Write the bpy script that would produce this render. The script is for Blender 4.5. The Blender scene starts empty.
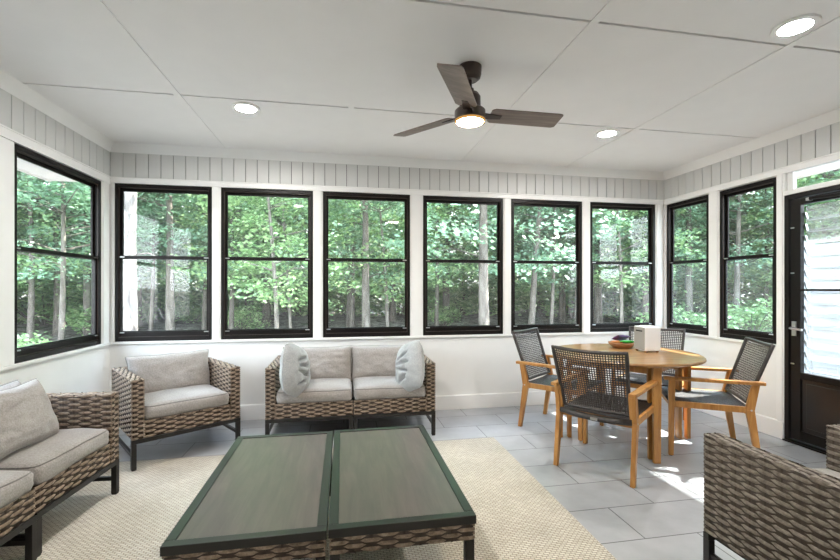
import bpy, math, random
from mathutils import Vector, Matrix, noise
random.seed(7)
R = math.radians
scene = bpy.context.scene
COL = scene.collection

# ------------------------------------------------------------------ mesh builder
class MB:
    def __init__(s):
        s.v = []; s.f = []; s.m = []; s.uv = {}
    def quad(s, a, b, c, d, mi=0, uv=None):
        n = len(s.v); s.v += [tuple(a), tuple(b), tuple(c), tuple(d)]
        if uv: s.uv[len(s.f)] = uv
        s.f.append((n, n+1, n+2, n+3)); s.m.append(mi)
    def hexa(s, p, mi=0):
        """8 points: bottom ring of 4 counter-clockwise, then the top ring"""
        n = len(s.v); s.v += [tuple(q) for q in p]
        q = [Vector(x) for x in p]; flip = (q[1]-q[0]).cross(q[3]-q[0]).dot(q[4]-q[0]) < 0
        for f in ((0,3,2,1),(4,5,6,7),(0,1,5,4),(1,2,6,5),(2,3,7,6),(3,0,4,7)):
            s.f.append(tuple(n+i for i in (f[::-1] if flip else f))); s.m.append(mi)
    def box(s, x0, x1, y0, y1, z0, z1, mi=0):
        if x0 > x1: x0, x1 = x1, x0
        if y0 > y1: y0, y1 = y1, y0
        s.hexa([(x0,y0,z0),(x1,y0,z0),(x1,y1,z0),(x0,y1,z0),(x0,y0,z1),(x1,y0,z1),(x1,y1,z1),(x0,y1,z1)], mi)
    def beam(s, a, b, w, h, up=(0,0,1), mi=0, w2=None, h2=None):
        """bar from a to b, w across, h along up"""
        a = Vector(a); b = Vector(b); d = (b-a).normalized(); up = Vector(up)
        sd = d.cross(up).normalized(); u = sd.cross(d).normalized()
        w2 = w2 or w; h2 = h2 or h
        ring = lambda c, w, h: [c-sd*w/2-u*h/2, c+sd*w/2-u*h/2, c+sd*w/2+u*h/2, c-sd*w/2+u*h/2]
        n = len(s.v); s.v += [tuple(q) for q in ring(a,w,h)+ring(b,w2,h2)]
        for f in ((0,1,2,3),(7,6,5,4),(0,4,5,1),(1,5,6,2),(2,6,7,3),(3,7,4,0)):
            s.f.append(tuple(n+i for i in f)); s.m.append(mi)
    def tube(s, pts, rad, seg=8, mi=0, closed=False, caps=True):
        pts = [Vector(p) for p in pts]; k = len(pts)
        rad = rad if isinstance(rad, (list, tuple)) else [rad]*k
        n = len(s.v); prev = None
        for i, p in enumerate(pts):
            if closed: t = pts[(i+1) % k]-pts[i-1]
            else: t = pts[min(i+1, k-1)]-pts[max(i-1, 0)]
            t.normalize()
            if prev is None:
                ref = Vector((0,0,1)) if abs(t.z) < .9 else Vector((1,0,0))
                prev = (ref - t*ref.dot(t)).normalized()
            prev = (prev - t*prev.dot(t)).normalized()
            bn = t.cross(prev)
            for j in range(seg):
                a = 2*math.pi*j/seg
                s.v.append(tuple(p+(prev*math.cos(a)+bn*math.sin(a))*rad[i]))
        for i in range(k if closed else k-1):
            i2 = (i+1) % k
            for j in range(seg):
                j2 = (j+1) % seg
                s.f.append((n+i*seg+j, n+i*seg+j2, n+i2*seg+j2, n+i2*seg+j)); s.m.append(mi)
        if caps and not closed:
            s.f.append(tuple(n+j for j in reversed(range(seg)))); s.m.append(mi)
            s.f.append(tuple(n+(k-1)*seg+j for j in range(seg))); s.m.append(mi)
    def lathe(s, prof, seg=32, c=(0,0,0), mi=0):
        """profile of (r, z), from below to above, around z through c"""
        n = len(s.v); k = len(prof)
        for r, z in prof:
            for j in range(seg):
                a = 2*math.pi*j/seg
                s.v.append((c[0]+r*math.cos(a), c[1]+r*math.sin(a), c[2]+z))
        for i in range(k-1):
            for j in range(seg):
                j2 = (j+1) % seg
                s.f.append((n+i*seg+j, n+i*seg+j2, n+(i+1)*seg+j2, n+(i+1)*seg+j)); s.m.append(mi)
        if prof[0] == prof[-1]: return
        if prof[0][0] > 1e-5: s.f.append(tuple(n+j for j in reversed(range(seg)))); s.m.append(mi)
        if prof[-1][0] > 1e-5: s.f.append(tuple(n+(k-1)*seg+j for j in range(seg))); s.m.append(mi)
    def prism(s, poly, z0, z1, mi=0):
        n = len(s.v); k = len(poly)
        s.v += [(p[0], p[1], z0) for p in poly]+[(p[0], p[1], z1) for p in poly]
        s.f.append(tuple(n+i for i in reversed(range(k)))); s.m.append(mi)
        s.f.append(tuple(n+k+i for i in range(k))); s.m.append(mi)
        for i in range(k):
            j = (i+1) % k
            s.f.append((n+i, n+j, n+k+j, n+k+i)); s.m.append(mi)
    def build(s, name, mats, parent=None, smooth=False, bevel=0, loc=None, rz=0, autosmooth=None):
        me = bpy.data.meshes.new(name)
        me.from_pydata(s.v, [], s.f)
        mats = mats if isinstance(mats, (list, tuple)) else [mats]
        for m in mats: me.materials.append(m)
        me.polygons.foreach_set('material_index', s.m)
        if s.uv:
            l = me.uv_layers.new(name='UVMap').data
            for fi, uvs in s.uv.items():
                for li, uv in zip(me.polygons[fi].loop_indices, uvs): l[li].uv = uv
        if smooth: me.polygons.foreach_set('use_smooth', [True]*len(me.polygons))
        me.update()
        o = bpy.data.objects.new(name, me); COL.objects.link(o)
        if bevel:
            b = o.modifiers.new('Bevel', 'BEVEL'); b.width = bevel; b.segments = 2; b.limit_method = 'ANGLE'; b.angle_limit = R(40)
        if parent: o.parent = parent
        if loc: o.location = loc
        o.rotation_euler.z = rz
        return o

def tag(o, label=None, cat=None, group=None, kind=None):
    if label: o['label'] = label
    if cat: o['category'] = cat
    if group: o['group'] = group
    if kind: o['kind'] = kind
    return o
def empty(name, loc=(0,0,0), rz=0):
    o = bpy.data.objects.new(name, None); COL.objects.link(o)
    o.empty_display_size = .1; o.location = loc; o.rotation_euler.z = rz
    return o
def copy_tree(o, parent=None):
    c = o.copy(); COL.objects.link(c); c.parent = parent
    for ch in list(o.children): copy_tree(ch, c)
    return c
def structure(o): o['kind'] = 'structure'; return o

# ------------------------------------------------------------------ materials
def lin(h):
    f = lambda c: c/12.92 if c <= .04045 else ((c+.055)/1.055)**2.4
    return tuple(f(int(h[i:i+2], 16)/255) for i in (0,2,4))+(1,)
def base(name):
    m = bpy.data.materials.new(name); m.use_nodes = True
    nt = m.node_tree; bs = nt.nodes['Principled BSDF']
    return m, nt, bs
def N(nt, typ, **kw):
    n = nt.nodes.new(typ)
    for k, v in kw.items():
        if k in n.inputs: n.inputs[k].default_value = v
        else: setattr(n, k, v)
    return n
def ramp(nt, fac, stops):
    r = nt.nodes.new('ShaderNodeValToRGB')
    while len(r.color_ramp.elements) < len(stops): r.color_ramp.elements.new(.5)
    for e, (p, c) in zip(r.color_ramp.elements, stops): e.position = p; e.color = c
    nt.links.new(fac, r.inputs[0]); return r.outputs[0]
def coords(nt, kind='Object', scale=(1,1,1), loc=(0,0,0), rot=(0,0,0)):
    t = nt.nodes.new('ShaderNodeTexCoord'); mp = nt.nodes.new('ShaderNodeMapping')
    mp.inputs['Scale'].default_value = scale; mp.inputs['Location'].default_value = loc; mp.inputs['Rotation'].default_value = rot
    nt.links.new(t.outputs[kind], mp.inputs[0]); return mp.outputs[0]
def bump(nt, bs, h, dist=.002, strength=.5):
    b = nt.nodes.new('ShaderNodeBump'); b.inputs['Distance'].default_value = dist; b.inputs['Strength'].default_value = strength
    nt.links.new(h, b.inputs['Height']); nt.links.new(b.outputs[0], bs.inputs['Normal'])
def simple(name, c, rough=.5, metal=0, spec=.5, var=.06, scale=6, bumpd=0, bscale=60):
    """paint, metal, plastic: one colour with a faint mottling"""
    m, nt, bs = base(name)
    bs.inputs['Roughness'].default_value = rough; bs.inputs['Metallic'].default_value = metal
    bs.inputs['Specular IOR Level'].default_value = spec
    co = coords(nt); no = N(nt, 'ShaderNodeTexNoise', Scale=scale, Detail=4.0)
    nt.links.new(co, no.inputs['Vector'])
    lo = tuple(x*(1-var) for x in c[:3])+(1,); hi = tuple(min(1, x*(1+var)) for x in c[:3])+(1,)
    nt.links.new(ramp(nt, no.outputs['Fac'], [(.3, lo), (.7, hi)]), bs.inputs['Base Color'])
    if bumpd:
        n2 = N(nt, 'ShaderNodeTexNoise', Scale=bscale, Detail=3.0); nt.links.new(co, n2.inputs['Vector'])
        bump(nt, bs, n2.outputs['Fac'], bumpd, .4)
    return m

M = {}
M['wall'] = simple('wall_paint', (.80,.80,.785,1), .45, var=.015, bumpd=.001, bscale=90)
M['trim'] = simple('white_trim_paint', (.83,.83,.82,1), .4, var=.012)
M['board'] = simple('grey_board_paint', (.62,.625,.615,1), .45, var=.03, scale=3)
M['groove'] = simple('groove_shadow_gap', (.16,.16,.16,1), .8)
M['ceiling'] = simple('ceiling_paint', (.80,.795,.79,1), .55, var=.012)
M['seam'] = simple('ceiling_seam', (.10,.095,.09,1), .8)
M['bronze'] = simple('dark_bronze_aluminium', (.0065,.0048,.0042,1), .42, spec=.25, var=.2)
M['bronze2'] = simple('bronze_lip', (.040,.024,.018,1), .35, spec=.5, var=.2)
M['silver'] = simple('brushed_metal', (.55,.55,.56,1), .3, metal=1)
M['black_metal'] = simple('black_powder_coat', (.012,.0105,.010,1), .42, spec=.4, var=.25)
M['table_frame'] = simple('black_table_frame', (.009,.009,.009,1), .30, var=.2)
M['core'] = simple('wicker_core', (.050,.035,.026,1), .85, var=.3, scale=40)
M['fan_metal'] = simple('fan_bronze', (.045,.032,.026,1), .35, metal=.4, var=.2)
M['white_plastic'] = simple('white_plastic', (.87,.87,.87,1), .3, var=.01)
M['grey_plastic'] = simple('light_grey_plastic', (.36,.35,.335,1), .4, var=.01)
M['rubber'] = simple('black_rubber', (.012,.012,.012,1), .7)
M['soffit'] = simple('soffit_paint', (.80,.76,.74,1), .6, var=.02)
M['fence_white'] = simple('white_board_paint', (.26,.275,.29,1), .55, var=.05)
M['roof'] = simple('grey_shingle', (.16,.16,.17,1), .8, var=.25, scale=12)
M['green_pack'] = simple('green_packet', (.03,.36,.05,1), .3)
M['purple_pack'] = simple('purple_packet', (.10,.05,.16,1), .3)
M['blue_pack'] = simple('pale_packet', (.40,.42,.48,1), .3)
M['orange_pack'] = simple('orange_packet', (.55,.20,.06,1), .35)
M['kick'] = simple('dark_kick_panel', (.012,.0105,.0105,1), .28, var=.3, scale=3, bumpd=.003, bscale=3)

def mat_emit(name, c, strength):
    m = bpy.data.materials.new(name); m.use_nodes = True; nt = m.node_tree
    nt.nodes.remove(nt.nodes['Principled BSDF'])
    e = N(nt, 'ShaderNodeEmission', Color=c, Strength=strength)
    nt.links.new(e.outputs[0], nt.nodes['Material Output'].inputs[0]); return m
M['lamp'] = mat_emit('recessed_lamp_glow', (1,.97,.93,1), 88)
M['fan_rim'] = mat_emit('fan_rim_glow', (1,.50,.14,1), .11)
M['fan_lamp'] = mat_emit('fan_lamp_glow', (1,.78,.52,1), 30)

def mat_pane(name, tint, haze, refl=1.0):
    """clear sheet: lets light straight through, mirrors by angle, a little pale haze"""
    m = bpy.data.materials.new(name); m.use_nodes = True; nt = m.node_tree
    nt.nodes.remove(nt.nodes['Principled BSDF'])
    tr = N(nt, 'ShaderNodeBsdfTransparent', Color=tint+(1,))
    gl = N(nt, 'ShaderNodeBsdfGlossy', Roughness=.02, Color=(refl,refl,refl,1))
    lw = N(nt, 'ShaderNodeLayerWeight', Blend=.5)          # mirror by angle, the same from both sides
    pw = N(nt, 'ShaderNodeMath', operation='POWER'); pw.inputs[1].default_value = 5; nt.links.new(lw.outputs['Facing'], pw.inputs[0])
    fr = N(nt, 'ShaderNodeMath', operation='MULTIPLY_ADD'); fr.inputs[1].default_value = .95; fr.inputs[2].default_value = .025; nt.links.new(pw.outputs[0], fr.inputs[0])
    mx = N(nt, 'ShaderNodeMixShader'); nt.links.new(fr.outputs[0], mx.inputs[0])
    nt.links.new(tr.outputs[0], mx.inputs[1]); nt.links.new(gl.outputs[0], mx.inputs[2])
    df = N(nt, 'ShaderNodeBsdfDiffuse', Color=(.75,.8,.82,1))
    no = N(nt, 'ShaderNodeTexNoise', Scale=5.0, Detail=5.0); nt.links.new(coords(nt), no.inputs['Vector'])
    mr = N(nt, 'ShaderNodeMapRange'); mr.inputs['To Min'].default_value = haze*.5; mr.inputs['To Max'].default_value = haze*1.5
    nt.links.new(no.outputs['Fac'], mr.inputs[0])
    m2 = N(nt, 'ShaderNodeMixShader'); nt.links.new(mr.outputs[0], m2.inputs[0])
    nt.links.new(mx.outputs[0], m2.inputs[1]); nt.links.new(df.outputs[0], m2.inputs[2])
    nt.links.new(m2.outputs[0], nt.nodes['Material Output'].inputs[0]); return m
M['pane'] = mat_pane('window_vinyl_clear', (.96,.97,.97), .025)
M['pane_screen'] = mat_pane('window_vinyl_screened', (.80,.815,.81), .035)
M['pane_hazy'] = mat_pane('window_vinyl_hazy', (.90,.94,.96), .07)  # bluish tint with more pale diffuse haze mixed into the sheet
M['louver_edge'] = simple('frosted_glass_edge', (.62,.66,.67,1), .3)
M['louver'] = mat_pane('louver_glass', (.93,.95,.96), .22)

def mat_fabric(name, c, c2, sc=420):
    m, nt, bs = base(name); bs.inputs['Roughness'].default_value = .95; bs.inputs['Specular IOR Level'].default_value = .15
    bs.inputs['Sheen Weight'].default_value = .25
    co = coords(nt)
    n1 = N(nt, 'ShaderNodeTexNoise', Scale=130.0, Detail=3.0); nt.links.new(co, n1.inputs['Vector'])
    n2 = N(nt, 'ShaderNodeTexNoise', Scale=3.5, Detail=3.0); nt.links.new(co, n2.inputs['Vector'])
    ad = N(nt, 'ShaderNodeMath', operation='MULTIPLY_ADD'); ad.inputs[1].default_value = .35
    nt.links.new(n2.outputs['Fac'], ad.inputs[0])
    m1 = N(nt, 'ShaderNodeMath', operation='MULTIPLY'); m1.inputs[1].default_value = .65; nt.links.new(n1.outputs['Fac'], m1.inputs[0])
    nt.links.new(m1.outputs[0], ad.inputs[2])
    nt.links.new(ramp(nt, ad.outputs[0], [(.34, c), (.66, c2)]), bs.inputs['Base Color'])
    w1 = N(nt, 'ShaderNodeTexWave', Scale=sc/6.28, bands_direction='X'); w2 = N(nt, 'ShaderNodeTexWave', Scale=sc/6.28, bands_direction='Y')
    nt.links.new(co, w1.inputs['Vector']); nt.links.new(co, w2.inputs['Vector'])
    a2 = N(nt, 'ShaderNodeMath', operation='ADD'); nt.links.new(w1.outputs['Fac'], a2.inputs[0]); nt.links.new(w2.outputs['Fac'], a2.inputs[1])
    bump(nt, bs, a2.outputs[0], .0006, .5); return m
M['fabric'] = mat_fabric('taupe_cushion_fabric', (.25,.228,.212,1), (.40,.375,.355,1))
M['piping'] = mat_fabric('cushion_piping', (.13,.12,.11,1), (.22,.20,.19,1))
M['pillow'] = mat_fabric('pale_grey_pillow_fabric', (.29,.298,.30,1), (.42,.428,.43,1))

def mat_wicker(name, stops):
    m, nt, bs = base(name); bs.inputs['Roughness'].default_value = .5
    co = coords(nt, 'UV', (4.5, 1.37, 1))
    wn = N(nt, 'ShaderNodeTexNoise', Scale=1.0, Detail=4.0, Roughness=.7); nt.links.new(co, wn.inputs['Vector'])
    nt.links.new(ramp(nt, wn.outputs['Fac'], stops), bs.inputs['Base Color'])
    c2 = coords(nt, 'UV', (6, 9, 1)); fn = N(nt, 'ShaderNodeTexNoise', Scale=1.0, Detail=3.0); nt.links.new(c2, fn.inputs['Vector'])
    bump(nt, bs, fn.outputs['Fac'], .0012, .5); return m
M['wicker'] = mat_wicker('brown_wicker', [(.30, (.115,.078,.052,1)), (.5, (.26,.19,.135,1)), (.68, (.43,.34,.26,1))])
M['wicker_g'] = mat_wicker('grey_brown_wicker', [(.30, (.095,.075,.060,1)), (.5, (.195,.16,.13,1)), (.7, (.32,.275,.23,1))])

def mat_wood(name, c1, c2, c3, rough=.4, axis=(1,14,14), scale=2.2, coat=0):
    m, nt, bs = base(name); bs.inputs['Roughness'].default_value = rough; bs.inputs['Coat Weight'].default_value = coat
    co = coords(nt, 'Object', axis)
    no = N(nt, 'ShaderNodeTexNoise', Scale=scale, Detail=6.0, Roughness=.62, Distortion=.6); nt.links.new(co, no.inputs['Vector'])
    nt.links.new(ramp(nt, no.outputs['Fac'], [(.32, c1), (.5, c2), (.68, c3)]), bs.inputs['Base Color'])
    bump(nt, bs, no.outputs['Fac'], .0006, .4); return m
M['teak'] = mat_wood('oiled_teak', (.30,.125,.028,1), (.43,.195,.047,1), (.54,.27,.078,1), .38, axis=(9,9,1.2))
M['teak_top'] = mat_wood('oiled_teak_top', (.21,.10,.032,1), (.31,.16,.053,1), (.40,.225,.085,1), .30, axis=(1,12,1), coat=.25)
M['blade'] = mat_wood('fan_blade_wood', (.13,.10,.085,1), (.18,.142,.122,1), (.24,.195,.17,1), .42, axis=(1,16,16))
M['insert'] = mat_wood('dark_table_insert', (.070,.055,.054,1), (.090,.070,.067,1), (.112,.088,.083,1), .29, axis=(9,1,1), scale=3)
M['insert'].node_tree.nodes['Principled BSDF'].inputs['Specular IOR Level'].default_value = .6
M['cord'] = simple('charcoal_cord', (.038,.032,.031,1), .42, var=.3, scale=50)
M['bowl'] = mat_wood('bowl_wood', (.20,.085,.035,1), (.33,.16,.07,1), (.45,.24,.12,1), .35, axis=(3,3,9))
M['bark'] = mat_wood('grey_bark', (.05,.042,.035,1), (.11,.095,.08,1), (.19,.17,.15,1), .9, axis=(6,6,1.2), scale=2)
M['bark_pale_thin'] = mat_wood('light_grey_bark', (.08,.07,.06,1), (.16,.14,.12,1), (.25,.225,.20,1), .9, axis=(6,6,1.2), scale=2)
M['bark_pale'] = mat_wood('pale_bark', (.03,.024,.021,1), (.16,.145,.135,1), (.25,.23,.215,1), .9, axis=(5,5,1.4), scale=2.5)

def mat_leaf(name, stops):
    m = bpy.data.materials.new(name); m.use_nodes = True; nt = m.node_tree
    nt.nodes.remove(nt.nodes['Principled BSDF'])
    g = nt.nodes.new('ShaderNodeNewGeometry')
    oi = nt.nodes.new('ShaderNodeObjectInfo')
    rnd = N(nt, 'ShaderNodeMath', operation='MULTIPLY_ADD'); rnd.inputs[1].default_value = .75
    o2 = N(nt, 'ShaderNodeMath', operation='MULTIPLY'); o2.inputs[1].default_value = .25
    nt.links.new(oi.outputs['Random'], o2.inputs[0]); nt.links.new(g.outputs['Random Per Island'], rnd.inputs[0]); nt.links.new(o2.outputs[0], rnd.inputs[2])
    c = ramp(nt, rnd.outputs[0], stops)
    d = N(nt, 'ShaderNodeBsdfDiffuse'); t = N(nt, 'ShaderNodeBsdfTranslucent'); gl = N(nt, 'ShaderNodeBsdfGlossy', Roughness=.35, Color=(1,1,1,1))
    nt.links.new(c, d.inputs[0]); nt.links.new(c, t.inputs[0])
    mx = N(nt, 'ShaderNodeMixShader'); mx.inputs[0].default_value = .45
    nt.links.new(d.outputs[0], mx.inputs[1]); nt.links.new(t.outputs[0], mx.inputs[2])
    m2 = N(nt, 'ShaderNodeMixShader'); m2.inputs[0].default_value = .07
    nt.links.new(mx.outputs[0], m2.inputs[1]); nt.links.new(gl.outputs[0], m2.inputs[2])
    nt.links.new(m2.outputs[0], nt.nodes['Material Output'].inputs[0]); return m
M['leaf'] = mat_leaf('maple_leaves', [(0, (.10,.19,.075,1)), (.4, (.22,.38,.15,1)), (.75, (.40,.56,.26,1)), (1, (.62,.72,.42,1))])
M['leaf_blue'] = mat_leaf('cool_green_leaves', [(0, (.085,.17,.10,1)), (.4, (.18,.33,.20,1)), (.75, (.30,.48,.32,1)), (1, (.54,.66,.52,1))])
M['leaf_far'] = mat_leaf('far_leaves', [(0, (.07,.14,.07,1)), (.4, (.17,.31,.16,1)), (.75, (.32,.50,.28,1)), (1, (.60,.72,.50,1))])

def mat_floor():
    m, nt, bs = base('grey_porcelain_tile')
    co = coords(nt, 'Object', loc=(-.008, -.07, 0))
    b = N(nt, 'ShaderNodeTexBrick', Scale=1.0, offset=.5, offset_frequency=2)
    b.inputs['Mortar Size'].default_value = .0035; b.inputs['Mortar Smooth'].default_value = .1
    b.inputs['Brick Width'].default_value = .614; b.inputs['Row Height'].default_value = .315; b.inputs['Bias'].default_value = 0
    b.inputs['Color1'].default_value = (.36,.37,.39,1); b.inputs['Color2'].default_value = (.42,.43,.45,1); b.inputs['Mortar'].default_value = (.115,.115,.12,1)
    nt.links.new(co, b.inputs['Vector'])
    no = N(nt, 'ShaderNodeTexNoise', Scale=3.0, Detail=7.0, Roughness=.6); nt.links.new(co, no.inputs['Vector'])
    mr = ramp(nt, no.outputs['Fac'], [(.3, (.82,.82,.82,1)), (.7, (1.12,1.12,1.12,1))])
    mx = N(nt, 'ShaderNodeMix', data_type='RGBA', blend_type='MULTIPLY'); mx.inputs[0].default_value = 1
    nt.links.new(b.outputs['Color'], mx.inputs[6]); nt.links.new(mr, mx.inputs[7]); nt.links.new(mx.outputs[2], bs.inputs['Base Color'])
    bs.inputs['Roughness'].default_value = .30
    inv = N(nt, 'ShaderNodeMath', operation='SUBTRACT'); inv.inputs[0].default_value = 1; nt.links.new(b.outputs['Fac'], inv.inputs[1])
    bump(nt, bs, inv.outputs[0], .002, .5); return m
M['floor'] = mat_floor()
def mat_rug():
    m, nt, bs = base('cream_woven_rug'); bs.inputs['Roughness'].default_value = 1; bs.inputs['Specular IOR Level'].default_value = .1
    co = coords(nt, 'Object', rot=(0,0,R(0)))
    b = N(nt, 'ShaderNodeTexBrick', Scale=1.0, offset=.5, offset_frequency=2)
    b.inputs['Brick Width'].default_value = .030; b.inputs['Row Height'].default_value = .014; b.inputs['Mortar Size'].default_value = .0028; b.inputs['Mortar Smooth'].default_value = .6
    b.inputs['Color1'].default_value = (.60,.55,.465,1); b.inputs['Color2'].default_value = (.72,.675,.59,1); b.inputs['Mortar'].default_value = (.33,.29,.235,1)
    nt.links.new(co, b.inputs['Vector'])
    no = N(nt, 'ShaderNodeTexNoise', Scale=4.0, Detail=5.0); nt.links.new(co, no.inputs['Vector'])
    mr = ramp(nt, no.outputs['Fac'], [(.3, (.9,.9,.9,1)), (.7, (1.06,1.06,1.06,1))])
    mx = N(nt, 'ShaderNodeMix', data_type='RGBA', blend_type='MULTIPLY'); mx.inputs[0].default_value = 1
    nt.links.new(b.outputs['Color'], mx.inputs[6]); nt.links.new(mr, mx.inputs[7]); nt.links.new(mx.outputs[2], bs.inputs['Base Color'])
    inv = N(nt, 'ShaderNodeMath', operation='SUBTRACT'); inv.inputs[0].default_value = 1; nt.links.new(b.outputs['Fac'], inv.inputs[1])
    bump(nt, bs, inv.outputs[0], .005, .7); return m
M['rug'] = mat_rug()
def mat_ground():
    m, nt, bs = base('leaf_litter'); bs.inputs['Roughness'].default_value = 1; bs.inputs['Specular IOR Level'].default_value = .05
    co = coords(nt)
    n1 = N(nt, 'ShaderNodeTexVoronoi', Scale=5.0); n2 = N(nt, 'ShaderNodeTexNoise', Scale=.35, Detail=6.0)
    nt.links.new(co, n1.inputs['Vector']); nt.links.new(co, n2.inputs['Vector'])
    a = ramp(nt, n1.outputs['Color'], [(.15, (.07,.062,.054,1)), (.5, (.17,.155,.14,1)), (.85, (.30,.28,.26,1))])
    g = ramp(nt, n2.outputs['Fac'], [(.60, (0,0,0,1)), (.72, (1,1,1,1))])
    mx = N(nt, 'ShaderNodeMix', data_type='RGBA'); nt.links.new(g, mx.inputs[0]); nt.links.new(a, mx.inputs[6]); mx.inputs[7].default_value = (.06,.11,.04,1)
    nt.links.new(mx.outputs[2], bs.inputs['Base Color']); bump(nt, bs, n1.outputs['Distance'], .05, .6); return m
M['ground'] = mat_ground()

# ------------------------------------------------------------------ the room
D, XL, XR, YR, ZC = 4.418, -2.145, 3.725, -.6, 2.64
T = .06
WINZ0, WINZ1 = .797, 2.283
BACK = [(-2.098,-1.251),(-1.169,-.298),(-.200,.694),(.833,1.724),(1.817,2.669),(2.769,3.605)]
LEFT = [(2.14,3.09),(3.245,4.275)]
RIGHT = [(3.095,3.662),(3.793,4.372)]
DOOR = (2.10, 3.024, 2.09)
TRANS = (2.10, 3.005, 2.128, 2.30)

mb = MB(); mb.box(XL-T, XR+T, YR-T, D+T, -.10, 0)
structure(mb.build('floor', M['floor']))

# ceiling: sheets with dark gaps across and flat battens along
mb = MB()
xs = [XL, -1.13, .06, 1.245, 2.43, XR]; ys = [YR, .70, 1.95, 3.20, D]
for i in range(5):
    for j in range(4):
        mb.box(xs[i], xs[i+1], ys[j]+(.008 if j else 0), ys[j+1]-(.008 if j < 3 else 0), ZC, ZC+.015)
mb.box(XL-T, XR+T, YR-T, D+T, ZC+.018, ZC+.15, 1)
for x in xs[1:-1]: mb.box(x-.022, x+.022, YR, D-.06, ZC-.005, ZC+.001)
structure(mb.build('ceiling', [M['ceiling'], M['seam']]))

def wall_with_openings(name, a0, a1, opens, place, top=ZC+.02):
    """plain wall between a0 and a1 with (a, b, z0, z1) openings; place(a, depth, z) gives the corner"""
    mb = MB()
    def blk(p, q, z0, z1):
        if q-p < 1e-4 or z1-z0 < 1e-4: return
        pts = [place(p,0,z0), place(q,0,z0), place(q,T,z0), place(p,T,z0)]
        pts += [place(p,0,z1), place(q,0,z1), place(q,T,z1), place(p,T,z1)]
        mb.hexa(pts)
    cur = a0
    for (p, q, z0, z1) in sorted(opens):
        blk(cur, p, 0, top); blk(p, q, 0, z0); blk(p, q, z1, top); cur = q
    blk(cur, a1, 0, top)
    return structure(mb.build(name, M['wall']))
pb = lambda a, d, z: (a, D+d, z)
pl = lambda a, d, z: (XL-d, a, z)
pr = lambda a, d, z: (XR+d, a, z)
wall_with_openings('wall_back', XL-T, XR+T, [(a, b, WINZ0, WINZ1) for a, b in BACK], pb)
wall_with_openings('wall_left', YR-T, D, [(a, b, WINZ0, WINZ1-.02) for a, b in LEFT], pl)
wall_with_openings('wall_right', YR-T, D, [(a, b, WINZ0+.01, WINZ1-.01) for a, b in RIGHT]+[(DOOR[0], DOOR[1], 0, TRANS[3])], pr)
mb = MB(); mb.box(XL, XR, YR-T, YR, 0, ZC+.02); structure(mb.build('wall_rear', M['wall']))

# vertical board frieze, header, sill, crown, posts: every run is its own trim
tn = [0]
def trim(mb, mats, bevel=.002):
    tn[0] += 1
    return structure(mb.build('trim_%d' % tn[0], mats, bevel=bevel))
def hexbox(mb, pl_, a0, a1, d0, d1, z0, z1, mi=0):
    mb.hexa([pl_(a0,d0,z0), pl_(a1,d0,z0), pl_(a1,d1,z0), pl_(a0,d1,z0), pl_(a0,d0,z1), pl_(a1,d0,z1), pl_(a1,d1,z1), pl_(a0,d1,z1)], mi)
def frieze(a0, a1, place, pitch=.1085):
    mb = MB(); n = int((a1-a0)/pitch)+1
    hexbox(mb, place, a0, a1, -.003, 0, 2.32, 2.60, 1)
    for i in range(n):
        p, q = a1-(i+1)*pitch, a1-i*pitch
        hexbox(mb, place, max(a0, p)+.003, q-.003, -.013, -.002, 2.325, 2.60, 0)
    trim(mb, [M['board'], M['groove']])
frieze(XL, XR, pb); frieze(YR, D-.014, pl); frieze(YR, D-.014, pr)
for place, a0, a1 in ((pb, XL, XR), (pl, YR, D), (pr, YR, D)):
    mb = MB()                                               # crown: board set on the slant
    d0, d1 = -.014, -.085
    mb.hexa([place(a0,d0,2.565), place(a1,d0,2.565), place(a1,0,2.565), place(a0,0,2.565),
             place(a0,d1,ZC), place(a1,d1,ZC), place(a1,0,ZC), place(a0,0,ZC)])
    trim(mb, M['trim'], 0)
def header(a0, a1, place, z0, z1):
    mb = MB(); hexbox(mb, place, a0, a1, -.020, 0, z0, z1); hexbox(mb, place, a0, a1, -.026, 0, z1-.012, z1); trim(mb, M['trim'])
header(XL+.02, XR-.02, pb, WINZ1-.003, 2.335); header(YR, D-.02, pl, WINZ1-.02, 2.335); header(YR, D-.02, pr, WINZ1-.005, 2.335)
def sill(a0, a1, place, z1):
    mb = MB(); hexbox(mb, place, a0, a1, -.024, .01, z1-.022, z1-.001); trim(mb, M['trim'])
sill(XL+.024, XR-.024, pb, WINZ0); sill(YR, D-.024, pl, WINZ0); sill(3.10, D-.024, pr, WINZ0+.01)
def post(a0, a1, place, z0=WINZ0, z1=WINZ1):
    mb = MB(); w = a1-a0
    i = .014 if w > .07 else .004
    hexbox(mb, place, a0+i, a1-i, -.016, 0, z0, z1-.003)
    hexbox(mb, place, a0+.002, a1-.002, -.007, 0, z0, z1-.003); trim(mb, M['trim'], .0015)
for (p, q) in zip([XL+.02]+[b for a, b in BACK], [a for a, b in BACK]+[XR-.02]): post(p, q, pb)
post(LEFT[1][1], D-.02, pl); post(LEFT[0][1], LEFT[1][0], pl, z1=WINZ1-.02); post(1.9, LEFT[0][0], pl, z1=WINZ1-.02)
post(RIGHT[1][1], D-.02, pr, WINZ0+.01); post(RIGHT[0][1], RIGHT[1][0], pr, WINZ0+.01)
post(DOOR[1], RIGHT[0][0], pr, .01, WINZ1-.002)
mb = MB(); hexbox(mb, pr, DOOR[0], DOOR[1], -.016, T-.004, DOOR[2], TRANS[2]-.004); trim(mb, M['trim'])     # bar between door and transom
mb = MB(); hexbox(mb, pr, DOOR[0]-.09, DOOR[0], -.016, 0, .01, WINZ1-.01); trim(mb, M['trim'])
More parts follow.
